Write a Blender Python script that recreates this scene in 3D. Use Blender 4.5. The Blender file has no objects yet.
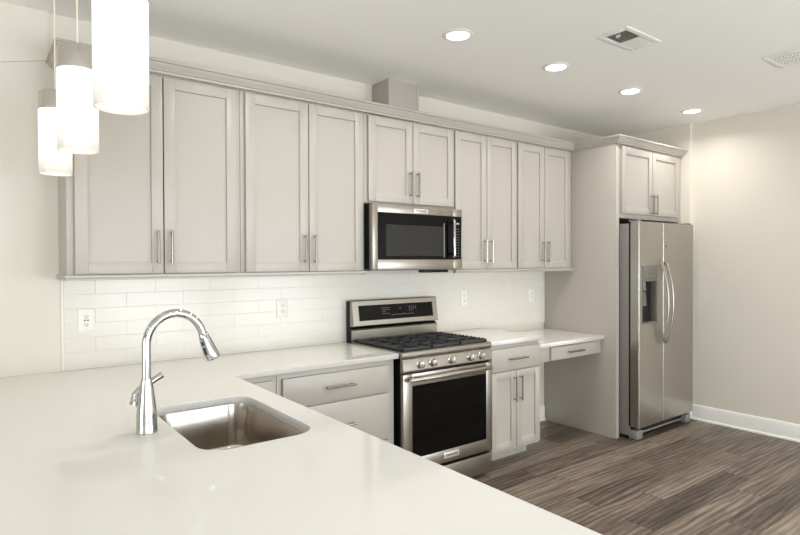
import bpy, bmesh, math, random
from mathutils import Vector, Matrix
random.seed(7)
S = bpy.context.scene
COL = S.collection
PI = math.pi

# ------------------------------------------------------------------ camera
cam_d = bpy.data.cameras.new('camera'); cam = bpy.data.objects.new('camera', cam_d); COL.objects.link(cam)
cam_d.sensor_width = 36; cam_d.lens = 565.88 / 800 * 36; cam_d.clip_start = .05
a, pi_, ro = math.radians(37.106), math.radians(-.594), math.radians(-.19)
F = Vector((math.sin(a) * math.cos(pi_), math.cos(a) * math.cos(pi_), math.sin(pi_)))
R = Vector((math.cos(a), -math.sin(a), 0)); U = R.cross(F)
R2 = R * math.cos(ro) + U * math.sin(ro); U2 = -R * math.sin(ro) + U * math.cos(ro)
M4 = Matrix((R2, U2, -F)).transposed().to_4x4(); M4.translation = Vector((-.238, -3.392, 1.476))
cam.matrix_world = M4
S.camera = cam

# ------------------------------------------------------------------ world, exposure, daylight
S.view_settings.view_transform = 'Standard'; S.view_settings.look = 'None'
S.view_settings.gamma = 1; S.view_settings.use_curve_mapping = False
S.view_settings.exposure = 0.19
S.cycles.use_denoising = True
S.cycles.max_bounces = 10; S.cycles.diffuse_bounces = 6; S.cycles.glossy_bounces = 5
S.cycles.transmission_bounces = 6; S.cycles.sample_clamp_indirect = 6
S.cycles.caustics_reflective = False; S.cycles.caustics_refractive = False
W = bpy.data.worlds.new('sky'); S.world = W; W.use_nodes = True
bg = W.node_tree.nodes['Background']; bg.inputs[0].default_value = (.80, .90, 1, 1); bg.inputs[1].default_value = 3.0

ROOM = dict(x0=-4.6, x1=5.1216, y0=-5.6, zc=2.75)
WINDOWS = [(-1.6, .2), (1.0, 2.7), (3.1, 4.8)]          # openings in the rear wall (x ranges), z .2 - 2.05
def area(name, loc, rot, sx, sy, power, color, shape='RECTANGLE', parent=None, spread=PI):
    l = bpy.data.lights.new(name, 'AREA'); l.shape = shape; l.size = sx; l.size_y = sy
    l.energy = power; l.color = color; l.spread = spread
    o = bpy.data.objects.new(name, l); COL.objects.link(o); o.location = loc; o.rotation_euler = rot
    if parent: o.parent = parent
    return o
DAY = 66
ADDED_GLASS_DOOR = (-4.8, -1.9)                              # unseen opening added in the left wall for low side light (y range), z .05 - 2.1
for x0, x1 in WINDOWS:
    area('window_daylight', ((x0 + x1) / 2, ROOM['y0'] - .45, 1.0), (PI / 2 + math.radians(12), 0, 0), x1 - x0, 1.9, DAY, (.92, .96, 1))
area('window_daylight', (ROOM['x0'] - .32, sum(ADDED_GLASS_DOOR) / 2, 1.0), (0, -PI / 2 - math.radians(35), 0), 2.0, 2.9, 60, (.92, .96, 1))  # added lamp outside the added glass door, light from the left
CAN_POWER = 4.3
PENDANT_EMIT = 1.15

# ------------------------------------------------------------------ materials
def lin(r, g, b):
    f = lambda c: (c / 255 / 12.92) if c / 255 <= .04045 else ((c / 255 + .055) / 1.055) ** 2.4
    return (f(r), f(g), f(b), 1)
def mat(name, col, rough=.5, metal=0, emit=None, es=0, spec=.5, coat=0):
    m = bpy.data.materials.new(name); m.use_nodes = True
    b = m.node_tree.nodes['Principled BSDF']
    b.inputs['Base Color'].default_value = col; b.inputs['Roughness'].default_value = rough
    b.inputs['Metallic'].default_value = metal; b.inputs['Specular IOR Level'].default_value = spec
    if coat: b.inputs['Coat Weight'].default_value = coat; b.inputs['Coat Roughness'].default_value = .05
    if emit: b.inputs['Emission Color'].default_value = emit; b.inputs['Emission Strength'].default_value = es
    return m
class NT:
    def __init__(s, m): s.t = m.node_tree; s.n = s.t.nodes; s.b = s.n['Principled BSDF']
    def node(s, ty, **k):
        n = s.n.new(ty)
        for a_, v in k.items(): setattr(n, a_, v)
        return n
    def link(s, a_, b_): s.t.links.new(a_, b_)
    def math(s, op, a_, b_=None):
        n = s.n.new('ShaderNodeMath'); n.operation = op
        for i, v in enumerate((a_, b_)):
            if v is None: continue
            if isinstance(v, (int, float)): n.inputs[i].default_value = v
            else: s.link(v, n.inputs[i])
        return n.outputs[0]
    def coord(s, scale=(1, 1, 1)):
        g = s.node('ShaderNodeNewGeometry'); mp = s.node('ShaderNodeMapping'); mp.inputs['Scale'].default_value = scale
        s.link(g.outputs['Position'], mp.inputs['Vector']); return mp.outputs[0]
    def noise(s, vec, scale, detail=2, rough=.5, dist=0):
        n = s.node('ShaderNodeTexNoise'); n.inputs['Scale'].default_value = scale; n.inputs['Detail'].default_value = detail
        n.inputs['Roughness'].default_value = rough; n.inputs['Distortion'].default_value = dist; s.link(vec, n.inputs['Vector']); return n.outputs['Fac']
    def bump(s, h, strength, dist=.001):
        n = s.node('ShaderNodeBump'); n.inputs['Strength'].default_value = strength; n.inputs['Distance'].default_value = dist
        s.link(h, n.inputs['Height']); s.link(n.outputs[0], s.b.inputs['Normal'])
    def ramp(s, f, stops, interp='LINEAR'):
        n = s.node('ShaderNodeValToRGB'); n.color_ramp.interpolation = interp
        e = n.color_ramp.elements
        while len(e) < len(stops): e.new(.5)
        for i, (p, c) in enumerate(stops): e[i].position = p; e[i].color = c
        s.link(f, n.inputs[0]); return n.outputs[0]
def painted(name, col, rough, bump=.15, scale=260):
    m = mat(name, col, rough); t = NT(m); t.bump(t.noise(t.coord(), scale, 3), bump, .0006); return m
WALL = painted('wall paint', lin(222, 215.5, 203), .72, .3)
CEIL = painted('ceiling paint', lin(246, 245, 240), .85, .4, 180)
TRIMW = painted('white trim paint', lin(238, 237, 231), .35, .05)
CAB = painted('warm grey cabinet paint', lin(177, 171, 162), .36, .05, 320)
CABIN = painted('cabinet interior', lin(190, 176, 150), .6, .05)

def brushed(name, col, rough, axis, aniso=.0, streak=.03):
    m = mat(name, col, rough, 1); t = NT(m)
    sc = {'x': (3, 260, 260), 'z': (260, 260, 3)}[axis]
    f = t.noise(t.coord(sc), 1, 3, .6)
    r = t.node('ShaderNodeMapRange'); r.inputs[3].default_value = rough - streak; r.inputs[4].default_value = rough + streak
    t.link(f, r.inputs[0]); t.link(r.outputs[0], t.b.inputs['Roughness'])
    t.bump(f, .025, .0003)
    return m
STEEL = brushed('brushed stainless steel', lin(168, 162, 153), .34, 'x')
STEELV = brushed('vertical brushed stainless steel', lin(186, 182, 174), .30, 'z')
SINKM = brushed('satin stainless sink', lin(190, 183, 173), .20, 'x')
CHROME = mat('polished chrome', lin(196, 198, 198), .06, 1)
NICKEL = mat('brushed nickel', lin(208, 203, 196), .20, 1)
HANDLE = mat('satin nickel pull', lin(158, 152, 143), .24, 1)
BLACKM = mat('black enamel', lin(9, 9, 10), .30, spec=.25)
DARK = mat('dark recess', lin(24, 23, 22), .6)
GLASSB = mat('black oven glass', lin(5, 5, 5), .06, 0, spec=.18)
SCREEN = mat('oven door mesh window', lin(42, 41, 39), .25, spec=.25)
IRON = painted('cast iron', lin(42, 43, 45), .45, .5, 300)
BURN = mat('burner aluminium', lin(150, 150, 148), .4, 1)
FRSIDE = mat('grey appliance side', lin(122, 119, 114), .45)
PLASTICG = mat('grey plastic', lin(112, 108, 100), .4)
PLASTICL = mat('light grey plastic', lin(132, 130, 126), .4)
WHITEP = mat('white plastic', lin(240, 238, 230), .35)
MARK = mat('light printed marks', lin(150, 150, 146), .5)
INK = mat('dark printed letters', lin(30, 28, 28), .5)
BADGE = mat('pale metal badge', lin(225, 220, 210), .4, .6)
VENTD = mat('vent shadow interior', lin(112, 110, 105), .9)
OUTBLK = mat('outlet slots', lin(28, 26, 25), .6)
LENS = mat('frosted lamp lens', lin(255, 250, 240), .4, emit=(1, .93, .82, 1), es=9)
CORD = mat('pale cord', lin(240, 228, 205), .5)

QUARTZ = mat('white quartz', lin(236, 233, 226), .055, spec=.45)
t = NT(QUARTZ); f = t.noise(t.coord(), 900, 2)
t.link(t.ramp(f, [(.30, lin(212, 210, 205)), (.42, lin(225, 223, 218)), (1, lin(228, 226, 222))]), t.b.inputs['Base Color'])
t.bump(t.noise(t.coord(), 9, 2), .03, .002)

TILE = mat('white ceramic subway tile', lin(225, 220.5, 211), .20); t = NT(TILE)
t.bump(t.noise(t.coord(), 7, 2), .25, .004)
GROUT = painted('pale grout', lin(220, 215, 205), .85, .2, 400)

GLOW = mat('opal glass glow', lin(222, 214, 204), .25, emit=(1, .90, .78, 1), es=PENDANT_EMIT)
t = NT(GLOW)                                           # the lamp sits in the upper half of the shade
g = t.node('ShaderNodeNewGeometry'); sp = t.node('ShaderNodeSeparateXYZ'); t.link(g.outputs['Position'], sp.inputs[0])
mr = t.node('ShaderNodeMapRange'); t.link(sp.outputs[2], mr.inputs[0])
mr.inputs[1].default_value = 1.862; mr.inputs[2].default_value = 2.05; mr.inputs[3].default_value = .10 ; mr.inputs[4].default_value = PENDANT_EMIT
t.link(mr.outputs[0], t.b.inputs['Emission Strength'])

GLASS = mat('window glass', (1, 1, 1, 1), .0); t = NT(GLASS)
tb = t.node('ShaderNodeBsdfTransparent'); gb = t.node('ShaderNodeBsdfGlossy'); gb.inputs['Roughness'].default_value = .02
ms = t.node('ShaderNodeMixShader'); ms.inputs[0].default_value = .06
t.link(tb.outputs[0], ms.inputs[1]); t.link(gb.outputs[0], ms.inputs[2]); t.link(ms.outputs[0], t.n['Material Output'].inputs['Surface'])

def floor_material():
    m = mat('grey brown oak planks', lin(110, 98, 88), .42); t = NT(m)
    g = t.node('ShaderNodeNewGeometry'); s = t.node('ShaderNodeSeparateXYZ'); t.link(g.outputs['Position'], s.inputs[0])
    X, Y = s.outputs[0], s.outputs[1]
    PW, PL = .178, 1.22
    yr = t.math('DIVIDE', Y, PW); row = t.math('FLOOR', yr)
    wn = t.node('ShaderNodeTexWhiteNoise', noise_dimensions='1D'); t.link(row, wn.inputs['W'])
    xs = t.math('DIVIDE', t.math('ADD', X, t.math('MULTIPLY', wn.outputs['Value'], 3.7)), PL); colm = t.math('FLOOR', xs)
    cv = t.node('ShaderNodeCombineXYZ'); t.link(row, cv.inputs[0]); t.link(colm, cv.inputs[1])
    w2 = t.node('ShaderNodeTexWhiteNoise', noise_dimensions='2D'); t.link(cv.outputs[0], w2.inputs['Vector'])
    pid = w2.outputs['Value']
    # plank-local coordinates, shifted per plank
    v = t.node('ShaderNodeCombineXYZ')
    t.link(t.math('ADD', X, t.math('MULTIPLY', pid, 31)), v.inputs[0]); t.link(t.math('ADD', Y, t.math('MULTIPLY', pid, 17)), v.inputs[1]); t.link(t.math('MULTIPLY', pid, 9), v.inputs[2])
    def mp(sc):
        n = t.node('ShaderNodeMapping'); n.inputs['Scale'].default_value = sc; t.link(v.outputs[0], n.inputs['Vector']); return n.outputs[0]
    fine = t.noise(mp((2.2, 48, 1)), 1, 6, .72, .35)
    broad = t.noise(mp((1.0, 9, 1)), 1.6, 4, .6, .9)
    wv = t.node('ShaderNodeTexWave', wave_type='BANDS', bands_direction='Y'); wv.inputs['Scale'].default_value = 1
    wv.inputs['Distortion'].default_value = 9; wv.inputs['Detail'].default_value = 3; wv.inputs['Detail Scale'].default_value = .9
    t.link(mp((1.5, 9, 1)), wv.inputs['Vector'])
    tone = t.math('ADD', t.math('ADD', t.math('MULTIPLY', fine, .46), t.math('MULTIPLY', broad, .34)),
                  t.math('ADD', t.math('MULTIPLY', wv.outputs['Fac'], .09), t.math('SUBTRACT', t.math('MULTIPLY', pid, .19), -.035)))
    c = t.ramp(tone, [(.38, lin(50, 41, 35)), (.50, lin(84, 72, 63)), (.60, lin(115, 102, 90)), (.76, lin(156, 142, 127))])
    # seams
    fy = t.math('FRACT', yr); ey = t.math('MINIMUM', fy, t.math('SUBTRACT', 1, fy)); sy = t.math('LESS_THAN', ey, .008)
    fx = t.math('FRACT', xs); ex = t.math('MINIMUM', fx, t.math('SUBTRACT', 1, fx)); sx = t.math('LESS_THAN', ex, .0013)
    seam = t.math('MAXIMUM', sx, sy)
    mx = t.node('ShaderNodeMix', data_type='RGBA'); t.link(seam, mx.inputs['Factor']); t.link(c, mx.inputs['A']); mx.inputs['B'].default_value = lin(56, 47, 42)
    t.link(mx.outputs['Result'], t.b.inputs['Base Color'])
    t.bump(t.math('SUBTRACT', t.math('MULTIPLY', fine, .5), seam), .25, .0015)
    return m
FLOOR = floor_material()

# ------------------------------------------------------------------ mesh helpers
class MB:
    def __init__(s): s.bm = bmesh.new()
    def box(s, x0, x1, y0, y1, z0, z1, bev=0, seg=2):
        r = bmesh.ops.create_cube(s.bm, size=1)
        vs = r['verts']
        for v in vs: v.co = Vector((x0 if v.co.x < 0 else x1, y0 if v.co.y < 0 else y1, z0 if v.co.z < 0 else z1))
        if bev:
            es = list({e for v in vs for e in v.link_edges})
            bmesh.ops.bevel(s.bm, geom=es, offset=bev, segments=seg, affect='EDGES', profile=.5)
        return s
    def prism(s, pts, axis, a_, b_):
        """polygon pts in the plane across `axis`, extruded from a_ to b_"""
        def mk(p, w): return {'x': (w, p[0], p[1]), 'y': (p[0], w, p[1]), 'z': (p[0], p[1], w)}[axis]
        A = [s.bm.verts.new(mk(p, a_)) for p in pts]; B = [s.bm.verts.new(mk(p, b_)) for p in pts]
        n = len(pts); fs = [s.bm.faces.new(A), s.bm.faces.new(B[::-1])]
        for i in range(n): fs.append(s.bm.faces.new((A[i], B[i], B[(i + 1) % n], A[(i + 1) % n])))
        bmesh.ops.recalc_face_normals(s.bm, faces=fs)
        return s
    def loft(s, rings, closed=True, cap0=True, cap1=True):
        R_ = [[s.bm.verts.new(p) for p in r] for r in rings]; fs = []
        for A, B in zip(R_, R_[1:]):
            n = len(A)
            for i in range(n if closed else n - 1): fs.append(s.bm.faces.new((A[i], A[(i + 1) % n], B[(i + 1) % n], B[i])))
        if cap0: fs.append(s.bm.faces.new(R_[0][::-1]))
        if cap1: fs.append(s.bm.faces.new(R_[-1]))
        bmesh.ops.recalc_face_normals(s.bm, faces=fs)
        return s
    def tube(s, path, r, seg=14, caps=True):
        path = [Vector(p) for p in path]; n = len(path); rs = r if isinstance(r, (list, tuple)) else [r] * n
        rings = []; up = None
        for i, p in enumerate(path):
            d = (path[min(i + 1, n - 1)] - path[max(i - 1, 0)]).normalized()
            if up is None: up = Vector((0, 0, 1)) if abs(d.z) < .9 else Vector((1, 0, 0))
            s1 = d.cross(up).normalized(); up = s1.cross(d).normalized()
            rings.append([p + (s1 * math.cos(2 * PI * k / seg) + up * math.sin(2 * PI * k / seg)) * rs[i] for k in range(seg)])
        return s.loft(rings, True, caps, caps)
    def lathe(s, prof, c=(0, 0, 0), seg=32, axis=(0, 0, 1), caps=True):
        ax = Vector(axis).normalized(); q = Vector((0, 0, 1)).rotation_difference(ax); c = Vector(c)
        rings = [[c + q @ Vector((r * math.cos(2 * PI * k / seg), r * math.sin(2 * PI * k / seg), z)) for k in range(seg)] for r, z in prof]
        return s.loft(rings, True, caps, caps)
    def build(s, name, m, parent=None, smooth=35, **props):
        me = bpy.data.meshes.new(name)
        off = Vector((0, 0, 0))
        if parent is not None:
            q = parent
            while q is not None: off += q.location; q = q.parent
        for v in s.bm.verts: v.co -= off
        s.bm.to_mesh(me); s.bm.free()
        me.materials.append(m)
        if smooth:
            for p in me.polygons: p.use_smooth = True
            me.set_sharp_from_angle(angle=math.radians(smooth))
        o = bpy.data.objects.new(name, me); COL.objects.link(o)
        if parent is not None: o.parent = parent
        for k, v in props.items(): o[k] = v
        return o
def tag(o, label, cat, group=None):
    o['label'] = label; o['category'] = cat
    if group: o['group'] = group
    return o
def thing(name, label, cat, loc=(0, 0, 0), group=None):
    o = bpy.data.objects.new(name, None); COL.objects.link(o); o.location = loc; o.empty_display_size = .1
    return tag(o, label, cat, group)
def struct(name, mb, m, smooth=0, label=None):
    o = mb.build(name, m, None, smooth); o['kind'] = 'structure'
    if label: o['label'] = label
    return o
def copy_tree(o, parent=None):
    c = o.copy(); COL.objects.link(c); c.parent = parent
    for ch in list(o.children): copy_tree(ch, c)
    return c
def text_mesh(txt, size, name, m, parent, loc, rot=(PI / 2, 0, 0), ext=.0004, bold=False):
    cu = bpy.data.curves.new(name, 'FONT'); cu.body = txt; cu.size = size; cu.extrude = ext; cu.align_x = 'CENTER'; cu.align_y = 'CENTER'
    if bold: cu.offset = size * .018
    tmp = bpy.data.objects.new(name + '_c', cu); COL.objects.link(tmp)
    dg = bpy.context.evaluated_depsgraph_get(); me = bpy.data.meshes.new_from_object(tmp.evaluated_get(dg))
    bpy.data.objects.remove(tmp); bpy.data.curves.remove(cu)
    Mx = Matrix.Rotation(rot[0], 4, 'X'); off = Vector((0, 0, 0)); q = parent
    while q is not None: off += q.location; q = q.parent
    me.transform(Matrix.Translation(Vector(loc) - off) @ Mx)
    me.materials.clear(); me.materials.append(m)
    o = bpy.data.objects.new(name, me); COL.objects.link(o); o.parent = parent
    return o
def rrect(x0, x1, y0, y1, r, z, n=7):
    out = []
    for cx, cy, a0 in ((x1 - r, y1 - r, 0), (x0 + r, y1 - r, PI / 2), (x0 + r, y0 + r, PI), (x1 - r, y0 + r, 3 * PI / 2)):
        for k in range(n + 1):
            an = a0 + PI / 2 * k / n; out.append((cx + r * math.cos(an), cy + r * math.sin(an), z))
    return out
def slab(name, outer, holes, z0, z1, m, parent=None, bev=.002):
    cu = bpy.data.curves.new(name, 'CURVE'); cu.dimensions = '2D'; cu.fill_mode = 'BOTH'
    cu.extrude = (z1 - z0) / 2 - bev; cu.bevel_depth = bev; cu.bevel_resolution = 2; cu.offset = -bev
    for poly in [outer] + holes:
        sp_ = cu.splines.new('POLY'); sp_.points.add(len(poly) - 1); sp_.use_cyclic_u = True
        for i, p in enumerate(poly): sp_.points[i].co = (p[0], p[1], 0, 1)
    tmp = bpy.data.objects.new(name + '_c', cu); COL.objects.link(tmp)
    dg = bpy.context.evaluated_depsgraph_get(); me = bpy.data.meshes.new_from_object(tmp.evaluated_get(dg))
    bpy.data.objects.remove(tmp); bpy.data.curves.remove(cu)
    me.transform(Matrix.Translation((0, 0, (z0 + z1) / 2))); me.materials.clear(); me.materials.append(m); me.name = name
    o = bpy.data.objects.new(name, me); COL.objects.link(o)
    if parent: o.parent = parent
    return o

# ------------------------------------------------------------------ room shell
x0, x1, y0, zc = ROOM['x0'], ROOM['x1'], ROOM['y0'], ROOM['zc']
struct('floor', MB().box(x0 - .1, x1 + .1, y0 - .1, .1, -.05, 0), FLOOR)
struct('ceiling', MB().box(x0 - .1, x1 + .1, y0 - .1, .1, zc, zc + .05), CEIL)
struct('wall_back', MB().box(x0 - .1, x1 + .1, 0, .1, 0, zc), WALL)
ga, gb = ADDED_GLASS_DOOR
struct('wall_left', MB().box(x0 - .1, x0, y0, ga, 0, zc).box(x0 - .1, x0, gb, 0, 0, zc).box(x0 - .1, x0, ga, gb, 2.1, zc).box(x0 - .1, x0, ga, gb, 0, .05), WALL)
gm = (ga + gb) / 2
o = struct('door_1', MB().box(x0 - .08, x0 - .02, ga, ga + .06, .05, 2.1).box(x0 - .08, x0 - .02, gb - .06, gb, .05, 2.1).box(x0 - .08, x0 - .02, gm - .04, gm + .04, .05, 2.1).box(x0 - .08, x0 - .02, ga + .06, gb - .06, .05, .13).box(x0 - .08, x0 - .02, ga + .06, gb - .06, 2.02, 2.1), TRIMW)  # added glass door, out of view, there to carry the side light
MB().box(x0 - .052, x0 - .048, ga + .04, gb - .04, .11, 2.04).build('door_pane', GLASS, o, 0)
struct('wall_right', MB().box(x1, x1 + .1, y0, 0, 0, zc).box(5.076, x1, -.83, 0, 0, zc, .003), WALL)
w = MB(); xs = [x0 - .1]
for a_, b_ in WINDOWS: xs += [a_, b_]
xs.append(x1 + .1)
for i in range(0, len(xs), 2): w.box(xs[i], xs[i + 1], y0 - .1, y0, 0, zc)
for a_, b_ in WINDOWS: w.box(a_, b_, y0 - .1, y0, 0, .20).box(a_, b_, y0 - .1, y0, 2.05, zc)
struct('wall_rear', w, WALL)
for i, (a_, b_) in enumerate(WINDOWS):
    n = 'window_%d' % (i + 1)
    fr = MB(); 
    for q in ((a_, a_ + .05, .20, 2.05), (b_ - .05, b_, .20, 2.05), (a_ + .05, b_ - .05, .20, .25), (a_ + .05, b_ - .05, 2.00, 2.05), ((a_ + b_) / 2 - .02, (a_ + b_) / 2 + .02, .25, 2.00)):
        fr.box(q[0], q[1], y0 - .07, y0 - .02, q[2], q[3])
    o = struct(n, fr, TRIMW)
    MB().box(a_ + .03, b_ - .03, y0 - .05, y0 - .046, .23, 2.02).build('window_pane', GLASS, o, 0)
# thickened wall over the counter at the far left, its lower edge falling away to the left
struct('trim_1', MB().prism([(-1.4, 2.145), (.080, 2.506), (.080, zc), (-1.4, zc)], 'y', -.010, 0), WALL)
def baseboard_profile(d): return [(0, 0), (-d, 0), (-d, .118), (-d + .004, .130), (-d + .009, .138), (0, .140)]
struct('baseboard_right', MB().prism([(x1 + u, z) for u, z in baseboard_profile(.015)], 'y', y0, -.83).prism([(x1 + u, z) for u, z in [(-.015, 0), (-.027, 0), (-.026, .012), (-.015, .019)]], 'y', y0, -.83), TRIMW, 30)
struct('baseboard_back', MB().prism([(u, z) for u, z in baseboard_profile(.015)], 'x', 3.19, 4.0).prism([(u, z) for u, z in [(-.015, 0), (-.027, 0), (-.026, .012), (-.015, .019)]], 'x', 3.19, 4.0), TRIMW, 30)
struct('baseboard_left', MB().prism([(x0 - u, z) for u, z in baseboard_profile(.015)], 'y', y0, ADDED_GLASS_DOOR[0]).prism([(x0 - u, z) for u, z in baseboard_profile(.015)], 'y', ADDED_GLASS_DOOR[1], 0), TRIMW, 30)

# ------------------------------------------------------------------ cabinet parts
def bar_pull(parent, x, y, z, length, vertical, name='handle'):
    """bar pull standing 30 mm off the face at y"""
    m = MB(); h = length / 2; yy = y - .030; r = .0062
    if vertical:
        m.tube([(x, yy, z - h), (x, yy, z + h)], r, 10)
        for s in (-1, 1): m.tube([(x, y, z + s * h * .86), (x, yy, z + s * h * .86)], .0045, 8)
    else:
        m.tube([(x - h, yy, z), (x + h, yy, z)], r, 10)
        for s in (-1, 1): m.tube([(x + s * h * .86, y, z), (x + s * h * .86, yy, z)], .0045, 8)
    return m.build(name, HANDLE, parent)
def shaker(m, x0, x1, yf, z0, z1, st=.056, th=.020):
    """five piece shaker door: flat centre panel set back inside the frame, front face at yf"""
    yb = yf + th; b = .0015
    m.box(x0, x0 + st, yf, yb, z0, z1, b); m.box(x1 - st, x1, yf, yb, z0, z1, b)
    m.box(x0 + st, x1 - st, yf, yb, z0, z0 + st, b); m.box(x0 + st, x1 - st, yf, yb, z1 - st, z1, b)
    m.box(x0 + st - .002, x1 - st + .002, yf + .011, yb - .003, z0 + st - .002, z1 - st + .002)
    return m
YU = -.327                                             # front face of the wall cabinet doors
def wall_cabinet(name, label, bx0, bx1, z0, z1, doors, dz0, dz1, yf=YU, hz=None, yback=-.003, frame_gap=.0, group='painted wall cabinets'):
    root = thing(name, label, 'cabinet', ((bx0 + bx1) / 2, yback, z0), group)
    yb = yf + .021
    m = MB(); s = .018; f0, f1 = doors[0][0] + .014, doors[-1][1] - .014; za, zb = dz0 + .018, dz1 - .018
    m.box(bx0, bx0 + s, yb + s, yback, z0, z1).box(bx1 - s, bx1, yb + s, yback, z0, z1)          # sides
    m.box(bx0 + s, bx1 - s, yb + s, yback, z0, z0 + s).box(bx0 + s, bx1 - s, yb + s, yback, z1 - s, z1).box(bx0 + s, bx1 - s, yback - .006, yback, z0 + s, z1 - s)
    m.box(bx0, f0, yb, yb + s, z0, z1, .0008).box(f1, bx1, yb, yb + s, z0, z1, .0008)            # face frame
    m.box(f0, f1, yb, yb + s, z0, za, .0008).box(f0, f1, yb, yb + s, zb, z1, .0008)
    m.box(bx0 + s, bx1 - s, yb + .03, yback - .006, (z0 + z1) / 2 - .009, (z0 + z1) / 2 + .009)   # shelf
    m.build('cabinet_body', CAB, root)
    for i, (a_, b_) in enumerate(doors):
        d = shaker(MB(), a_, b_, yf, dz0, dz1).build('door', CAB, root)
        hx = b_ - .030 if i == 0 else a_ + .030
        bar_pull(d, hx, yf, hz if hz else dz0 + .135, .172, True)
    return root
wall_cabinet('wall_cabinet', 'tall grey two-door wall cabinet at the far left, behind the pendant lights', .120, .968, 1.415, 2.445, [(.152, .5515), (.5575, .942)], 1.4195, 2.4315)
wall_cabinet('wall_cabinet', 'tall grey two-door wall cabinet immediately left of the microwave', .970, 1.803, 1.415, 2.445, [(.9954, 1.389), (1.395, 1.7814)], 1.4195, 2.4315)
wall_cabinet('wall_cabinet', 'short grey two-door wall cabinet directly above the microwave', 1.805, 2.584, 1.860, 2.445, [(1.829, 2.194), (2.200, 2.5773)], 1.874, 2.4315, hz=2.005)
wall_cabinet('wall_cabinet', 'tall grey two-door wall cabinet immediately right of the microwave', 2.586, 3.270, 1.415, 2.445, [(2.5945, 2.918), (2.924, 3.2603)], 1.4195, 2.4315)
wall_cabinet('wall_cabinet', 'tall grey two-door wall cabinet meeting the refrigerator side panel, above the desk', 3.272, 4.002, 1.415, 2.445, [(3.2817, 3.607), (3.613, 3.948)], 1.4195, 2.4315)
wall_cabinet('wall_cabinet', 'short deep grey two-door cabinet above the refrigerator', 4.044, 5.040, 1.835, 2.445, [(4.080, 4.548), (4.554, 5.018)], 1.874, 2.428, yf=-.755, hz=1.965)

# light rail under the wall cabinets (two runs, either side of the microwave)
def rail(xa, xb, label, ret):
    m = MB(); prof = [(-.306, 1.4149), (-.338, 1.4149), (-.338, 1.404), (-.332, 1.398), (-.332, 1.390), (-.306, 1.390)]
    m.prism(prof, 'x', xa, xb)
    if ret: m.box(xa - .012, xa, -.338, -.001, 1.404, 1.4149, .001).box(xa - .006, xa, -.332, -.001, 1.390, 1.404)
    return tag(m.build('light_rail', CAB, None, 0), label, 'moulding', 'light rail under wall cabinets')
rail(.120, 1.803, 'slim grey moulding under the two wall cabinets left of the microwave', True)
rail(2.586, 4.002, 'slim grey moulding under the two wall cabinets right of the microwave', False)

# crown moulding: mitred sweep along the cabinet fronts, out around the refrigerator cabinet
def crown():
    prof = [(0, 2.446), (.008, 2.446), (.010, 2.456), (.018, 2.460), (.022, 2.468), (.036, 2.482), (.040, 2.492), (.050, 2.494), (.050, 2.506), (0, 2.506)]
    # path = (point, outward offset direction at mitre)
    path = [((.120, -.001), (-1, 0)), ((.120, -.325), (-1, -1)), ((4.005, -.325), (-1, -1)), ((4.005, -.756), (-1, -1)), ((5.044, -.756), (.62, -1))]
    rings = [[(px + dx * o, py + dy * o, z) for o, z in prof] for (px, py), (dx, dy) in path]
    return MB().loft(rings, True, True, True).build('crown_moulding', CAB, None, 25)
tag(crown(), 'long grey crown moulding stepping along the cabinet tops and around the refrigerator cabinet', 'moulding')

# duct cover above the cabinets
root = thing('duct_cover', 'grey boxed duct cover between the crown moulding and the ceiling above microwave cabinet', 'duct cover', (2.22, -.1, 2.446))
MB().box(2.080, 2.345, -.205, -.001, 2.447, 2.7495, .001).build('box', CAB, root)
for xa in (2.077, 2.328): MB().box(xa, xa + .020, -.209, -.187, 2.447, 2.7495, .002).build('corner_trim', CAB, root)

# refrigerator side panel
root = thing('side_panel', 'tall flat grey panel enclosing the left side of the refrigerator', 'panel', (4.02, -.37, 0))
MB().box(4.006, 4.042, -.7315, -.003, 0, 2.4455, .001).build('panel', CAB, root)
MB().box(4.006, 4.053, -.739, -.7318, 0, 2.4455, .002).build('edge_strip', CAB, root)
tag(MB().box(5.042, 5.075, -.739, -.003, 0, 2.4455, .001).build('filler_panel', CAB), 'narrow grey filler panel between the refrigerator and the right wall', 'panel')

# ------------------------------------------------------------------ backsplash
def backsplash():
    root = thing('tile_backsplash', 'white glossy subway tile backsplash between the counter and the wall cabinets', 'backsplash', (.135, 0, .914))
    X0, X1 = .138, 4.003; Z0, Z1 = .9145, 1.389; P = .0762; L = .305; g = .0016
    MB().box(X0 - .0005, X1, -.0076, -.0005, Z0, Z1).box(1.81, 2.58, -.0076, -.0005, Z1, 1.424).build('grout', GROUT, root, 0)
    m = MB()
    rows = []
    z = 1.3095 + P
    zt = Z1
    edges = [1.389, 1.3095]
    while edges[-1] - P > Z0 + .012: edges.append(edges[-1] - P)
    edges.append(Z0)
    for i in range(len(edges) - 1):
        zt, zb = edges[i], edges[i + 1]
        x = .285 - L if i % 2 == 0 else .437 - L
        while x < X1:
            a_, b_ = max(x, X0), min(x + L, X1)
            if b_ - a_ > .02:
                dy = random.uniform(-.0004, .0004)
                m.box(a_ + g / 2, b_ - g / 2, -.0085 + dy, -.0062, zb + g / 2, zt - g / 2, .0009, 1)
            x += L
    m.build('tiles', TILE, root, 40)
    MB().box(.128, .1375, -.0105, -.0005, Z0, 1.389, .002).build('edge_trim', TRIMW, root)
    MB().box(3.9935, 4.0025, -.0115, -.0086, Z0, 1.389, .001).build('edge_trim', TRIMW, root)
backsplash()

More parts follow.
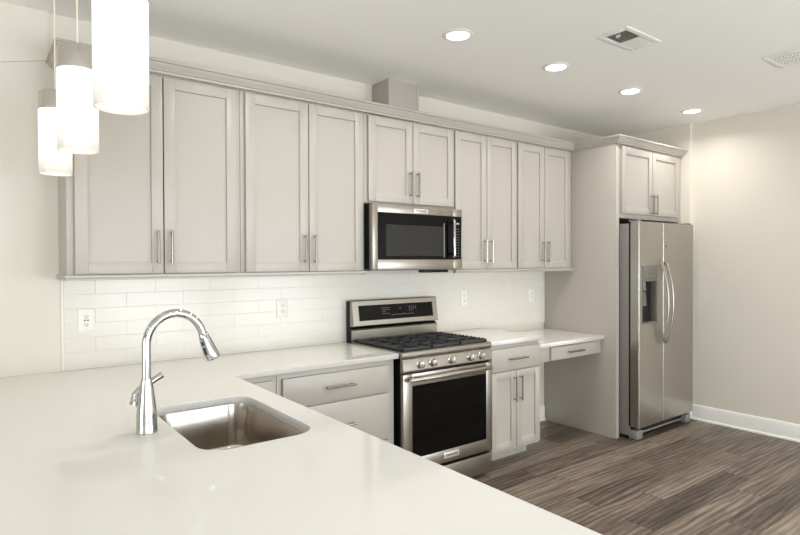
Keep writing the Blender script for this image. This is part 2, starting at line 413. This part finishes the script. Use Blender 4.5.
# ------------------------------------------------------------------ outlets
def outlet(x, z, label, gfci):
    y = -.0088
    root = thing('wall_outlet', label, 'outlet', (x, y, z), 'outlets in the tile backsplash')
    MB().box(x - .038, x + .038, y - .006, y, z - .060, z + .060, .0025).build('cover_plate', WHITEP, root)
    if gfci:
        MB().box(x - .0175, x + .0175, y - .0085, y - .0055, z - .034, z + .034, .001).build('socket', WHITEP, root)
        s = MB()
        for zz in (-.021, .021):
            s.box(x - .008, x - .0055, y - .0092, y - .0080, z + zz - .005, z + zz + .005); s.box(x + .005, x + .0075, y - .0092, y - .0080, z + zz - .005, z + zz + .005)
            s.lathe([(.003, 0), (.003, .001)], (x, y - .0082, z + zz - .009), 10, (0, -1, 0))
        s.box(x - .011, x - .004, y - .0098, y - .0080, z - .004, z + .004); s.box(x + .003, x + .011, y - .0098, y - .0080, z - .004, z + .004)
        s.build('slots', OUTBLK, root)
    else:
        for zz in (-.0195, .0195):
            k = MB().lathe([(.0165, 0), (.0165, .0025), (.0155, .0035)], (x, y - .0052, z + zz), 20, (0, -1, 0)).build('socket', WHITEP, root)
            s = MB(); s.box(x - .0075, x - .0050, y - .0094, y - .0080, z + zz - .003, z + zz + .006); s.box(x + .0050, x + .0075, y - .0094, y - .0080, z + zz - .003, z + zz + .006)
            s.lathe([(.0028, 0), (.0028, .001)], (x, y - .0084, z + zz - .008), 10, (0, -1, 0)); s.build('slots', OUTBLK, k)
outlet(.241, 1.172, 'white outlet with dark test buttons on the tile, left of the faucet', True)
outlet(1.362, 1.177, 'white duplex outlet on the tile between the faucet and the range', False)
outlet(2.975, 1.176, 'white duplex outlet on the tile immediately right of the range', False)
outlet(3.812, 1.168, 'white duplex outlet on the tile nearest the refrigerator side panel', False)

# ------------------------------------------------------------------ counters
SX0, SX1, SY0, SY1, SR = .302, .682, -1.726, -1.076, .085
hole = [(p[0], p[1]) for p in rrect(SX0, SX1, SY0, SY1, SR, 0, 9)][::-1]
o = slab('countertop', [(-.36, -.0005), (-.36, -3.0), (.791, -3.0), (.791, -.6375), (1.836, -.6375), (1.836, -.0005)][::1], [hole], .884, .914, QUARTZ)
tag(o, 'white quartz L-shaped countertop with sink cutout running from the peninsula to the range', 'countertop')
o = slab('countertop', [(2.620, -.0005), (2.620, -.6375), (3.190, -.6375), (3.190, -.0005)], [], .884, .914, QUARTZ)
tag(o, 'short white quartz countertop between the range and the desk', 'countertop')

# ------------------------------------------------------------------ base cabinets
YB = -.630                                             # front face of the base doors and drawers
def base_cabinet(label, bx0, bx1, fronts, group='painted base cabinets'):
    root = thing('base_cabinet', label, 'cabinet', ((bx0 + bx1) / 2, -.003, 0), group)
    MB().box(bx0, bx1, -.609, -.003, .105, .8835, .001).build('cabinet_body', CAB, root)
    MB().box(bx0, bx1 + (.012 if bx0 > 2 else 0), -.475, -.01, 0, .1045).build('toe_kick', CAB, root)
    for kind, a_, b_, za, zb, h in fronts:
        if kind == 'drawer':
            d = MB().box(a_, b_, YB, YB + .020, za, zb, .002).build('drawer', CAB, root)
            if h: bar_pull(d, (a_ + b_) / 2, YB, (za + zb) / 2, .19, False)
        else:
            d = shaker(MB(), a_, b_, YB, za, zb, .052).build('door', CAB, root)
            bar_pull(d, b_ - .028 if h == 'r' else a_ + .028, YB, zb - .128, .180, True)
    return root
base_cabinet('grey three-drawer base cabinet immediately left of the range', 1.044, 1.815,
             [('drawer', 1.072, 1.766, .697, .853, 1), ('drawer', 1.072, 1.766, .413, .683, 1), ('drawer', 1.072, 1.766, .128, .399, 1)])
base_cabinet('narrow grey corner base cabinet in the inside corner beside the peninsula', .793, 1.042,
             [('drawer', .812, 1.022, .697, .853, 0), ('door', .812, 1.022, .128, .683, 'r')])
base_cabinet('grey base cabinet with one drawer over two doors, between the range and the desk', 2.637, 3.187,
             [('drawer', 2.650, 3.172, .697, .853, 1), ('door', 2.650, 2.908, .128, .685, 'r'), ('door', 2.914, 3.172, .128, .685, 'l')])

# peninsula cabinets, facing +x, hollow shells under the counter
def peninsula_cabinet(label, ya, yb):
    root = thing('peninsula_cabinet', label, 'cabinet', (.44, (ya + yb) / 2, 0), 'cabinets under the peninsula')
    m = MB(); m.box(.10, .12, ya, yb, 0, .8835).box(.12, .738, ya, ya + .018, .105, .8835).box(.12, .738, yb - .018, yb, .105, .8835).box(.12, .738, ya + .018, yb - .018, .105, .123)
    m.box(.66, .678, ya, yb, 0, .105)
    m.build('cabinet_body', CAB, root)
    mid = (ya + yb) / 2
    for k, (p, q) in enumerate(((ya + .006, mid - .003), (mid + .003, yb - .006))):
        d = MB(); st = .055
        d.box(.740, .760, p, p + st, .128, .853, .001).box(.740, .760, q - st, q, .128, .853, .001).box(.740, .760, p + st, q - st, .128, .128 + st, .001).box(.740, .760, p + st, q - st, .853 - st, .853, .001).box(.743, .751, p + st, q - st, .128 + st, .853 - st)
        d = d.build('door', CAB, root)
        hy = q - .028 if k == 0 else p + .028
        h = MB(); h.tube([(.790, hy, .64), (.790, hy, .81)], .0052, 10)
        for zz in (.652, .798): h.tube([(.760, hy, zz), (.790, hy, zz)], .0045, 8)
        h.build('handle', HANDLE, d)
peninsula_cabinet('grey sink base cabinet under the peninsula sink', -1.88, -.96)
peninsula_cabinet('grey base cabinet under the near end of the peninsula', -2.90, -1.90)

tag(MB().box(.10, .792, -.958, -.003, .105, .8835).box(.10, .70, -.958, -.01, 0, .1045).build('corner_base_cabinet', CAB, None, 0), 'plain grey blind corner cabinet under the counter where peninsula meets the wall run', 'cabinet')

# ------------------------------------------------------------------ desk
root = thing('desk', 'low white-topped built-in desk with one grey drawer between base cabinet and refrigerator panel', 'desk', (3.6, -.003, 0))
slab('desktop', [(3.191, -.001), (3.191, -.6356), (4.0045, -.6356), (4.0045, -.001)], [], .819, .849, QUARTZ, None).parent = root
root.children[0].location = -root.location
MB().box(3.188, 4.003, -.600, -.580, .700, .8185, .001).box(3.188, 3.204, -.580, -.003, .70, .8185).build('apron', CAB, root)
MB().box(3.205, 4.003, -.020, -.003, .70, .8185).build('wall_cleat', CAB, root)
d = MB().box(3.322, 3.915, -.620, -.6005, .706, .806, .002).build('drawer', CAB, root)
bar_pull(d, 3.615, -.620, .757, .19, False)

# ------------------------------------------------------------------ sink and faucet
root = thing('kitchen_sink', 'single-bowl undermount stainless steel sink set in the peninsula counter', 'sink', ((SX0 + SX1) / 2, (SY0 + SY1) / 2, .883))
e = .004; rings = []
rings.append(rrect(SX0 - .02, SX1 + .02, SY0 - .02, SY1 + .02, SR + .02, .8832))
rings.append(rrect(SX0 - e, SX1 + e, SY0 - e, SY1 + e, SR + e, .8832))
rings.append(rrect(SX0 - e + .002, SX1 + e - .002, SY0 - e + .002, SY1 + e - .002, SR, .879))
rings.append(rrect(SX0 + .006, SX1 - .006, SY0 + .006, SY1 - .006, SR - .01, .720))
for k in range(1, 7):
    an = PI / 2 * k / 6; d_ = .028 * (1 - math.cos(an)); rings.append(rrect(SX0 + .006 + d_, SX1 - .006 - d_, SY0 + .006 + d_, SY1 - .006 - d_, max(SR - .012 - d_ * .8, .03), .720 - .028 * math.sin(an)))
rings.append(rrect(SX0 + .15, SX1 - .15, SY0 + .26, SY1 - .26, .045, .688))
m = MB(); m.loft(rings, True, False, True)
bowl = m.build('bowl', SINKM, root, 50)
sm = bowl.modifiers.new('thickness', 'SOLIDIFY'); sm.thickness = .0015; sm.offset = -1
MB().lathe([(.057, 0), (.057, .002), (.048, .0035), (.044, .001), (.02, .001), (.018, .004), (.006, .005)], (.5, -1.40, .6885), 32).build('drain', CHROME, root)

FX, FY = .219, -1.396
root = thing('kitchen_faucet', 'chrome high-arc pull-down faucet standing beside the peninsula sink', 'faucet', (FX, FY, .914))
MB().lathe([(.034, 0), (.0345, .004), (.033, .009), (.0325, .060), (.030, .085), (.0215, .150), (.0178, .172), (.0172, .176), (.0146, .178)], (FX, FY, .9142), 40).build('faucet_body', CHROME, root)
arc = [(FX, FY, 1.088), (FX, FY, 1.14), (FX, FY, 1.20)]
cxr, r_ = FX + .094, .094
for k in range(1, 25):
    an = PI - (PI - math.radians(22)) * k / 24; arc.append((cxr + r_ * math.cos(an), FY, 1.20 + r_ * math.sin(an) * 1.10))
ex, ez = arc[-1][0], arc[-1][2]; dx_, dz_ = .36, -.93
arc.append((ex + dx_ * .012, FY, ez + dz_ * .012))
MB().tube(arc, .0142, 20).build('spout', CHROME, root)
ex += dx_ * .013; ez += dz_ * .013
hd = MB().lathe([(.0155, 0), (.0165, .003), (.0190, .014), (.0260, .078), (.0268, .090), (.0255, .096), (.018, .097)], (ex, FY, ez), 28, (dx_, 0, dz_)).build('spray_head', CHROME, root)
s_ = MB()
for t0, t1, rr in ((.024, .038, .0055), (.045, .072, .0055)):
    for q in ((t0, t1),):
        def hp(t_): rr_ = (.0155 + .0105 * t_ / .078) * .96; n_ = Vector((-.93 * .80, -.60, -.36 * .80)); return Vector((ex + dx_ * t_, FY, ez + dz_ * t_)) + n_ * rr_
        p0, p1 = hp(q[0]), hp(q[1])
        s_.tube([p0, p1], rr, 10)
s_.build('spray_button', BLACKM, hd)
lv = MB()
lv.tube([(FX - .012, FY + .010, 1.010), (FX - .014, FY + .034, 1.018), (FX - .015, FY + .040, 1.020)], [.020, .020, .015], 18)
lv.tube([(FX - .034, FY + .030, 1.003), (FX - .022, FY + .036, 1.035), (FX + .004, FY + .040, 1.062), (FX + .034, FY + .040, 1.078), (FX + .060, FY + .040, 1.092)], [.014, .017, .014, .0105, .0115], 16)
lv.build('lever', CHROME, root)

# ------------------------------------------------------------------ gas range
def gas_range():
    X0, X1 = 1.842, 2.614
    root = thing('gas_range', 'stainless gas range with black oven window and five knobs under the microwave', 'range', ((X0 + X1) / 2, -.35, 0))
    MB().box(X0 + .002, X1 - .002, -.640, -.012, .045, .900, .002).build('range_body', BLACKM, root)
    for xx in (X0 + .05, X1 - .05):
        for yy in (-.58, -.08): MB().lathe([(.018, 0), (.018, .046)], (xx, yy, 0), 12).build('foot', BLACKM, root)
    # cooktop tray with rolled front edge
    prof = [(-.640, .878), (-.655, .880), (-.664, .892), (-.664, .906), (-.656, .918), (-.642, .922), (-.600, .921), (-.595, .915), (-.095, .915), (-.095, .900), (-.640, .900)]
    MB().prism([(y, z) for y, z in prof], 'x', X0 - .001, X1 + .001).box(X0 - .001, X0 + .022, -.63, -.095, .914, .921, .002).box(X1 - .022, X1 + .001, -.63, -.095, .914, .921, .002).build('cooktop', STEEL, root, 40)
    MB().box(X0 + .022, X1 - .022, -.594, -.098, .9152, .9175).build('burner_pan', BLACKM, root)
    # burners
    for bx, by, br in ((X0 + .17, -.47, .042), (X0 + .17, -.21, .036), (X0 + .386, -.34, .05), (X1 - .17, -.47, .05), (X1 - .17, -.21, .032)):
        b = MB().lathe([(br + .012, 0), (br + .010, .004), (br, .006), (br, .009)], (bx, by, .9175), 24).build('burner', BURN, root)
        MB().lathe([(br - .003, 0), (br, .003), (br - .002, .009), (br * .5, .011)], (bx, by, .9266), 24).build('burner_cap', IRON, b)
    # cast iron grates: three sections
    gz0, gz1 = .924, .940
    gx = [X0 + .022, X0 + .262, X0 + .510, X1 - .012]
    for k in range(3):
        a_, b_ = gx[k] + .003, gx[k + 1] - .003; ya, yb = -.634, -.112; w_ = .011
        g = MB()
        g.box(a_, a_ + w_, ya, yb, gz0, gz1, .002).box(b_ - w_, b_, ya, yb, gz0, gz1, .002)
        g.box(a_, b_, ya, ya + w_ + .004, gz0, gz1, .002).box(a_, b_, yb - w_, yb, gz0, gz1, .002)
        n = 9
        for j in range(1, n):
            yy = ya + (yb - ya) * j / n
            if j % 2: g.box(a_ + w_, b_ - w_, yy - .0045, yy + .0045, gz0, gz1 - .001, .0015)
            else:
                L_ = (b_ - a_) * .36; g.box(a_ + w_, a_ + L_, yy - .0045, yy + .0045, gz0, gz1 + .004, .0015); g.box(b_ - L_, b_ - w_, yy - .0045, yy + .0045, gz0, gz1 + .004, .0015)
        mx = (a_ + b_) / 2
        g.box(mx - .005, mx + .005, ya + w_, yb - w_, gz0, gz1 + .002, .0015)
        for yy in (ya + .003, -.36, yb - .014):
            for xx in (a_, b_ - w_): g.box(xx, xx + w_, yy, yy + .011, .9216, gz0 + .002)
        # saw-tooth finger ends along the sides
        for j in range(12):
            yy = ya + .02 + j * .040
            for xx in ((a_, a_ + w_), (b_ - w_, b_)): g.box(xx[0], xx[1], yy, yy + .016, gz1 - .002, gz1 + .005, .002)
        g.build('grate', IRON, root, 40)
    # control panel
    cp = MB().prism([(-.641, .800), (-.668, .800), (-.672, .806), (-.668, .868), (-.662, .878), (-.641, .8775)], 'x', X0, X1).build('control_panel', STEEL, root, 30)
    for kx in (1.975, 2.076, 2.236, 2.404, 2.506):
        kn = MB().lathe([(.029, 0), (.029, .004), (.0245, .007), (.0235, .026), (.0215, .031), (.010, .032)], (kx, -.669, .841), 26, (0, -1, 0))
        kn.box(kx - .0035, kx + .0035, -.704, -.698, .824, .858, .0015)
        kn.build('knob', NICKEL, root)
    # oven door
    DZ0, DZ1 = .180, .786
    yf = -.672
    d = MB(); wx0, wx1, wz0, wz1 = 1.912, 2.556, .262, .710
    b = .003
    d.box(X0, wx0, yf, -.641, DZ0, DZ1, b).box(wx1, X1, yf, -.641, DZ0, DZ1, b).box(wx0 - .002, wx1 + .002, yf, -.641, DZ0, wz0, b).box(wx0 - .002, wx1 + .002, yf, -.641, wz1, DZ1, b)
    d = d.build('oven_door', STEEL, root)
    MB().box(wx0 - .001, wx1 + .001, yf + .003, -.645, wz0 - .001, wz1 + .001).build('oven_window', GLASSB, d, 0)
    h = MB(); hz = .757
    h.tube([(X0 + .022, -.712, hz), (X0 + .034, -.716, hz), (X1 - .062, -.716, hz), (X1 - .050, -.712, hz)], [.010, .0145, .0145, .010], 18)
    for xx in (X0 + .050, X1 - .078): h.tube([(xx, yf, hz), (xx, -.716, hz)], [.015, .011], 12)
    h.build('oven_handle', STEEL, d)
    bd = MB().box(2.168, 2.300, yf - .0022, yf, .208, .246, .0008).build('badge', BADGE, d)
    text_mesh('KitchenAid', .024, 'badge_lettering', INK, bd, (2.234, yf - .0024, .227), bold=True)
    MB().box(X0, X1, -.668, -.641, .030, .160, .003).build('storage_drawer', STEEL, root)
    # backguard
    MB().prism([(-.012, .900), (-.090, .900), (-.085, 1.010), (-.055, 1.030), (-.055, 1.200), (-.012, 1.200)], 'x', X0 + .004, X1 - .004).build('backguard_body', BLACKM, root)
    MB().prism([(-.0855, .9155), (-.093, .9155), (-.093, 1.000), (-.086, 1.008), (-.080, 1.008)], 'x', X0 + .001, X1 - .001).build('backguard_skirt', STEEL, root, 30)
    p = MB().prism([(-.056, 1.026), (-.103, 1.026), (-.107, 1.032), (-.082, 1.200), (-.076, 1.207), (-.056, 1.207)], 'x', X0 + .006, X1 - .002).build('backguard_panel', STEEL, root, 30)
    def onp(z, o=.0005): t_ = (z - 1.032) / (1.200 - 1.032); return -.107 + .025 * t_ - o
    gl = MB(); za, zb = 1.064, 1.170
    gl.prism([(onp(za, .0018), za), (onp(zb, .0018), zb), (onp(zb, -.003), zb), (onp(za, -.003), za)], 'x', 1.898, 2.566)
    gl = gl.build('control_glass', GLASSB, p, 0)
    def dash(mk, x, z, w__, h_=.0035): mk.box(x - w__ / 2, x + w__ / 2, onp(z, .0026), onp(z, .0015), z - h_ / 2, z + h_ / 2)
    ml, mr_, mb = MB(), MB(), MB()
    for r0, zz in ((0, 1.146), (1, 1.132), (2, 1.118), (3, 1.104)):
        for c in range(4 if r0 != 2 else 2):
            dash(ml, 2.100 + c * .018 + (r0 % 2) * .004, zz, .009)
            if r0 < 3: dash(mr_, 2.345 + c * .019, zz, .009)
    for c in range(10): dash(mb, 2.185 + c * .021, 1.092 + (c % 3) * .002, .012)
    for q in (ml, mr_, mb): q.build('touch_keys', MARK, gl, 0)
    cl = MB(); dash(cl, 2.255, 1.136, .014, .006); cl.build('clock', PLASTICG, gl, 0)
gas_range()

# ------------------------------------------------------------------ microwave
def microwave():
    X0, X1, Z0, Z1 = 1.8055, 2.588, 1.425, 1.849; yf = -.402
    root = thing('microwave', 'stainless over-the-range microwave with black glass door mounted under the short cabinet', 'microwave', ((X0 + X1) / 2, -.01, Z0))
    MB().box(X0, X1 - .008, -.360, -.012, Z0 + .004, Z1, .002).build('microwave_body', BLACKM, root)
    dX1 = 2.500
    d = MB(); b = .0015
    gx0, gz0, gz1 = 1.846, 1.490, 1.797
    d.box(X0, gx0, yf, -.361, Z0, Z1, b).box(gx0 - .001, dX1, yf, -.361, gz1, Z1, b).box(gx0 - .001, dX1, yf, -.361, Z0, gz0, b)
    d = d.build('microwave_door', STEEL, root)
    MB().box(gx0, dX1 - .001, yf + .003, -.362, gz0 + .001, gz1 - .001).build('door_glass', GLASSB, d, 0)
    MB().box(1.912, 2.405, yf + .0018, yf + .0029, 1.515, 1.720).build('mesh_window', SCREEN, d, 0)
    MB().box(2.412, 2.420, yf + .001, yf + .0029, 1.505, 1.745).build('glass_strip', PLASTICL, d, 0)
    c = MB().box(dX1 + .0015, X1, yf, -.361, gz1, Z1, b).box(dX1 + .0015, X1, yf, -.361, Z0, gz0, b)  .box(2.581, X1, yf, -.361, gz0 - .001, gz1 + .001, b).build('control_frame', STEEL, root)
    k = MB().box(dX1 + .0015, 2.5805, yf + .003, -.362, gz0 + .001, gz1 - .001).build('control_panel', GLASSB, root, 0)
    for q in range(2):
        mk = MB()
        for r in range(11): mk.box(2.532 + q * .018, 2.541 + q * .018, yf + .0020, yf + .0028, 1.512 + r * .0195, 1.5150 + r * .0195)
        mk.build('button_column', MARK, k, 0)
    MB().box(2.531, 2.560, yf + .0020, yf + .0028, 1.740, 1.752).build('display', MARK, k, 0)
    h = MB(); hx = 2.478
    h.tube([(hx, yf - .030, 1.506), (hx, yf - .037, 1.516), (hx, yf - .037, 1.762), (hx, yf - .030, 1.772)], [.007, .010, .010, .007], 14)
    for zz in (1.528, 1.750): h.tube([(hx, yf + .002, zz), (hx, yf - .037, zz)], .008, 10)
    h.build('handle', CHROME, d)
    bd = MB().box(2.145, 2.268, yf - .0015, yf, 1.806, 1.832, .0006).build('badge', BADGE, d)
    text_mesh('KitchenAid', .019, 'badge_lettering', INK, bd, (2.2065, yf - .0017, 1.819), bold=True)
    MB().box(X0 + .02, X1 - .02, -.345, -.05, Z0 - .008, Z0 + .0035).build('vent_grille', PLASTICG, root)
    MB().box(2.27, 2.50, -.350, -.29, Z0 - .026, Z0 - .0085, .003).build('lamp_cover', BLACKM, root)
microwave()

# ------------------------------------------------------------------ refrigerator
def fridge():
    X0, X1 = 4.084, 4.992; yf = -.898; sx = 4.462
    root = thing('refrigerator', 'stainless side-by-side refrigerator with water dispenser inside the cabinet surround', 'refrigerator', ((X0 + X1) / 2, -.45, 0))
    MB().box(X0 - .001, X1 + .001, -.806, -.03, .03, 1.785, .003).build('refrigerator_body', FRSIDE, root)
    MB().box(X0 + .002, X1 - .002, -.822, -.8065, .11, 1.792).build('door_gasket', DARK, root)
    # left door, with the dispenser cut-out
    def door(a_, b_, cut=None):
        m = MB(); z0_, z1_ = .108, 1.800
        def prof(xa, xb): # rounded vertical edges
            r = .006
            pts = [(xa, -.823), (xa, yf + r)]
            for k in range(1, 6): an = PI / 2 * k / 6; pts.append((xa + r - r * math.cos(an), yf + r - r * math.sin(an)))
            pts.append((xa + r, yf)); pts.append((xb - r, yf))
            for k in range(1, 6): an = PI / 2 * k / 6; pts.append((xb - r + r * math.sin(an), yf + r - r * math.cos(an)))
            pts += [(xb, yf + r), (xb, -.823)]
            return pts
        if not cut: m.prism(prof(a_, b_), 'z', z0_, z1_)
        else:
            cx0, cx1, cz0, cz1 = cut
            m.prism(prof(a_, b_), 'z', z0_, cz0); m.prism(prof(a_, b_), 'z', cz1, z1_)
            r = .006; pl = [q for q in prof(a_, b_)]
            left = [q for q in pl if q[0] < (a_ + b_) / 2]; right = [q for q in pl if q[0] > (a_ + b_) / 2]
            m.prism(left + [(cx0, yf), (cx0, -.823)], 'z', cz0, cz1); m.prism([(cx1, -.823), (cx1, yf)] + right, 'z', cz0, cz1)
            m.box(cx0, cx1, -.838, -.823, cz0, cz1)
        return m
    CZ = (4.128, 4.362, .955, 1.438)
    dl = door(X0, sx - .004, CZ).build('freezer_door', STEELV, root, 30)
    dr = door(sx + .004, X1).build('refrigerator_door', STEELV, root, 30)
    # dispenser
    ds = MB(); f_ = .006; cx0, cx1, cz0, cz1 = CZ
    ds.box(cx0, cx0 + f_, yf - .002, -.840, cz0, cz1, .001).box(cx1 - f_, cx1, yf - .002, -.840, cz0, cz1, .001).box(cx0 + f_, cx1 - f_, yf - .002, -.840, cz0, cz0 + .012, .001)
    ds.box(cx0 + f_, cx1 - f_, yf - .003, -.840, 1.306, cz1, .001)
    ds = ds.build('dispenser', PLASTICG, dl)
    MB().box(cx0 + f_, cx1 - f_, -.8425, -.8385, cz0 + .012, 1.305).build('dispenser_recess', DARK, ds)
    MB().box(4.165, 4.305, yf - .0042, yf - .0028, 1.345, 1.352).box(4.25, 4.30, yf - .0042, yf - .0028, 1.385, 1.390).build('dispenser_marks', PLASTICL, ds, 0)
    MB().prism([(4.165, 1.10), (4.255, 1.10), (4.235, 1.215), (4.185, 1.215)], 'y', -.868, -.846).build('dispenser_lever', PLASTICG, ds)
    MB().tube([(4.21, -.856, 1.304), (4.21, -.860, 1.255), (4.205, -.872, 1.225)], [.024, .020, .017], 14).tube([(4.165, -.860, 1.304), (4.165, -.866, 1.22)], .011, 10).build('ice_chute', PLASTICL, ds)
    # bowed handles
    for d, hx in ((dl, 4.412), (dr, 4.493)):
        n = 20; za, zb = .775, 1.468; path = []; rs = []
        for k in range(n + 1):
            u = k / n; path.append((hx, yf - .012 - .062 * math.sin(PI * u) ** .8, za + (zb - za) * u)); rs.append(.011 if 0 < k < n else .009)
        h = MB(); rings = []
        for i, p in enumerate(path):
            dv = (Vector(path[min(i + 1, n)]) - Vector(path[max(i - 1, 0)])).normalized(); nn = Vector((1, 0, 0)); bb = nn.cross(dv)
            rings.append([Vector(p) + nn * math.cos(2 * PI * q / 14) * .0125 + bb * math.sin(2 * PI * q / 14) * .010 for q in range(14)])
        h.loft(rings)
        for zz in (za + .014, zb - .014): h.box(hx - .012, hx + .012, yf - .016, yf, zz - .014, zz + .014, .003)
        h.build('handle', STEEL, d)
    MB().lathe([(.009, 0), (.009, .0015)], (4.508, yf, 1.60), 16, (0, -1, 0)).build('badge', INK, dr)
    MB().box(X0 + .03, X1 - .03, -.835, -.807, .030, .104, .002).build('kick_grille', DARK, root)
    MB().box(X0 + .10, X1 - .10, -.846, -.8355, .034, .050, .002).build('grille_bar', PLASTICL, root)
    for xa in (X0 + .004, X1 - .094): MB().box(xa, xa + .090, -.880, -.800, .006, .078, .010).build('foot_cover', PLASTICL, root)
    for xx in (X0 + .04, X1 - .04):
        for yy in (-.82, -.10): MB().lathe([(.02, 0), (.02, .031)], (xx, yy, 0), 12).build('roller_foot', BLACKM, root)
    for xa in (X0 + .004, X1 - .064): MB().box(xa, xa + .06, -.880, -.80, 1.8005, 1.815, .004).build('hinge_cover', PLASTICG, root)
fridge()

# ------------------------------------------------------------------ pendants
def pendant():
    root = thing('pendant_light', '', 'pendant light', (0, 0, 1.865), 'row of cylindrical pendant lights over the peninsula')
    R_, H = .0635, .277
    z0_ = 1.865
    g = MB(); g.lathe([(R_ - .004, 0), (R_ - .002, -.0), (R_, .003), (R_, H - .001), (R_ - .003, H), (R_ - .005, H - .002), (R_ - .005, .003)], (0, 0, z0_), 48, caps=False)
    g.bm.verts.ensure_lookup_table(); g.build('lamp_shade', GLOW, root, 50)
    bl = MB().lathe([(.012, .235), (.020, .22), (.028, .19), (.028, .16), (.018, .135), (.004, .128)], (0, 0, z0_), 20).build('bulb', LENS, root)
    MB().lathe([(R_ - .0025, H - .004), (R_ + .0008, H - .004), (R_ + .0008, H + .003), (R_ - .0012, H + .072), (R_ - .004, H + .076), (.010, H + .077), (.006, H + .088)], (0, 0, z0_), 48).build('lamp_cap', NICKEL, root)
    MB().tube([(0, 0, z0_ + H + .085), (0, 0, 2.728)], .0028, 8).build('cord', CORD, root)
    MB().lathe([(.0600, .022), (.0600, .006), (.052, 0), (.006, -.002)][::-1], (0, 0, 2.7275), 32).build('canopy', NICKEL, root)
    return root
p0 = pendant()
for i, (px, py, lb) in enumerate([(.064, -1.840, 'nearest and largest-looking white glass pendant over the peninsula, its top above the photo edge'),
                                  (.058, -1.165, 'middle white glass cylinder pendant with nickel cap over the peninsula'),
                                  (.056, -.530, 'farthest white glass cylinder pendant with nickel cap, nearest the tiled wall')]):
    o = p0 if i == 0 else copy_tree(p0)
    o.location = (px, py, 1.860); o['label'] = lb

# ------------------------------------------------------------------ recessed downlights
def downlight():
    root = thing('recessed_downlight', '', 'ceiling light', (0, 0, zc), 'recessed ceiling lights')
    MB().lathe([(.062, -.004), (.066, -.009), (.078, -.007), (.089, -.001), (.089, -.0005), (.062, -.0005)], (0, 0, zc), 40, caps=False).build('trim_ring', TRIMW, root)
    MB().lathe([(.0625, -.0015), (.0615, -.006), (.045, -.0075), (.01, -.008)], (0, 0, zc), 32).build('lens', LENS, root)
    area('downlight_lamp', (0, 0, -.0115), (0, 0, 0), .11, .11, CAN_POWER, (1, .965, .91), 'DISK', root, math.radians(150))
    return root
d0 = downlight()
spots = [(1.951, -1.045, 'recessed ceiling light above the range side of the kitchen, largest of the row in view'),
         (2.824, -1.045, 'recessed ceiling light second from left in the row of four, left of the small vent'),
         (3.706, -1.045, 'recessed ceiling light third from left in the row of four'),
         (4.653, -1.045, 'recessed ceiling light nearest the right wall above the refrigerator'),
         (1.045, -1.045, 'recessed ceiling light at the top edge, left of the row of four')]
for rx, ry in [(1.0, -3.3), (2.4, -3.3), (3.8, -3.3), (-2.2, -2.2), (-2.2, -4.4), (.8, -4.6), (2.6, -4.6), (4.2, -4.6)]: spots.append((rx, ry, None))  # unseen: first row follows the desk shadow, the rest added as fill light
for i, (lx, ly, lb) in enumerate(spots):
    o = d0 if i == 0 else copy_tree(d0)
    o.location = (lx, ly, zc); o['label'] = lb or 'recessed ceiling light in the open room behind the camera'
    if not lb: o['group'] = 'recessed ceiling lights behind the camera'

# ------------------------------------------------------------------ ceiling vents
root = thing('ceiling_vent', 'small white square-cornered ceiling register with one dark louvred half', 'vent', (2.782, -1.585, zc))
X0, X1, Y0, Y1 = 2.606, 2.957, -1.683, -1.491; b = .032
m = MB(); m.box(X0, X1, Y0, Y0 + b, zc - .006, zc - .0005, .002).box(X0, X1, Y1 - b, Y1, zc - .006, zc - .0005, .002).box(X0, X0 + b + .006, Y0 + b, Y1 - b, zc - .006, zc - .0005, .002).box(X1 - b, X1, Y0 + b, Y1 - b, zc - .006, zc - .0005, .002)
m.build('frame', TRIMW, root)
MB().box(X0 + b, X1 - b, Y0 + b - .001, Y1 - b + .001, zc - .0016, zc - .0006).build('backing', VENTD, root, 0)
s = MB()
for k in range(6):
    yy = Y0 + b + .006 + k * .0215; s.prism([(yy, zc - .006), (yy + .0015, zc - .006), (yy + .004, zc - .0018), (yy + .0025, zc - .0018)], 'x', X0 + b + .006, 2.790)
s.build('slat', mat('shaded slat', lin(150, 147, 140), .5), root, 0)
s = MB()
s.box(2.790, X1 - b, Y0 + b, Y1 - b, zc - .0045, zc - .0018)
for k in range(7):
    xx = 2.796 + k * .0185; s.prism([(xx, zc - .006), (xx + .014, zc - .0045), (xx + .001, zc - .0045)], 'y', Y0 + b, Y1 - b)
s.build('slat', TRIMW, root, 0)
MB().box(2.668, 2.672, -1.60, -1.575, zc - .018, zc - .004).build('damper_lever', TRIMW, root)
root = thing('ceiling_vent', 'long white return grille at the right edge of the ceiling', 'vent', (3.885, -2.3, zc))
X0, X1, Y0, Y1 = 3.738, 4.030, -2.70, -1.922; b = .026
m = MB(); m.box(X0, X1, Y0, Y0 + b, zc - .008, zc - .0005, .002).box(X0, X1, Y1 - b, Y1, zc - .008, zc - .0005, .002).box(X0, X0 + b, Y0 + b, Y1 - b, zc - .008, zc - .0005, .002).box(X1 - b, X1, Y0 + b, Y1 - b, zc - .008, zc - .0005, .002)
m.build('frame', TRIMW, root)
MB().box(X0 + b, X1 - b, Y0 + b, Y1 - b, zc - .0016, zc - .0006).build('backing', VENTD, root, 0)
s = MB(); n = 5; pw = (X1 - X0 - 2 * b) / n
for k in range(n):
    xx = X0 + b + k * pw
    s.prism([(xx, zc - .0070), (xx + pw * .70, zc - .0035), (xx + pw * .70, zc - .002), (xx, zc - .0055)], 'y', Y0 + b, Y1 - b)
    for q in range(3): s.box(xx + pw * (.12 + .2 * q), xx + pw * (.17 + .2 * q), Y0 + b, Y1 - b, zc - .0075, zc - .0040)
for k in range(36):
    yy = Y0 + b + .002 + k * .0202; s.box(X0 + b, X1 - b, yy, yy + .011, zc - .0050, zc - .002)
s.build('louvres', TRIMW, root, 0)
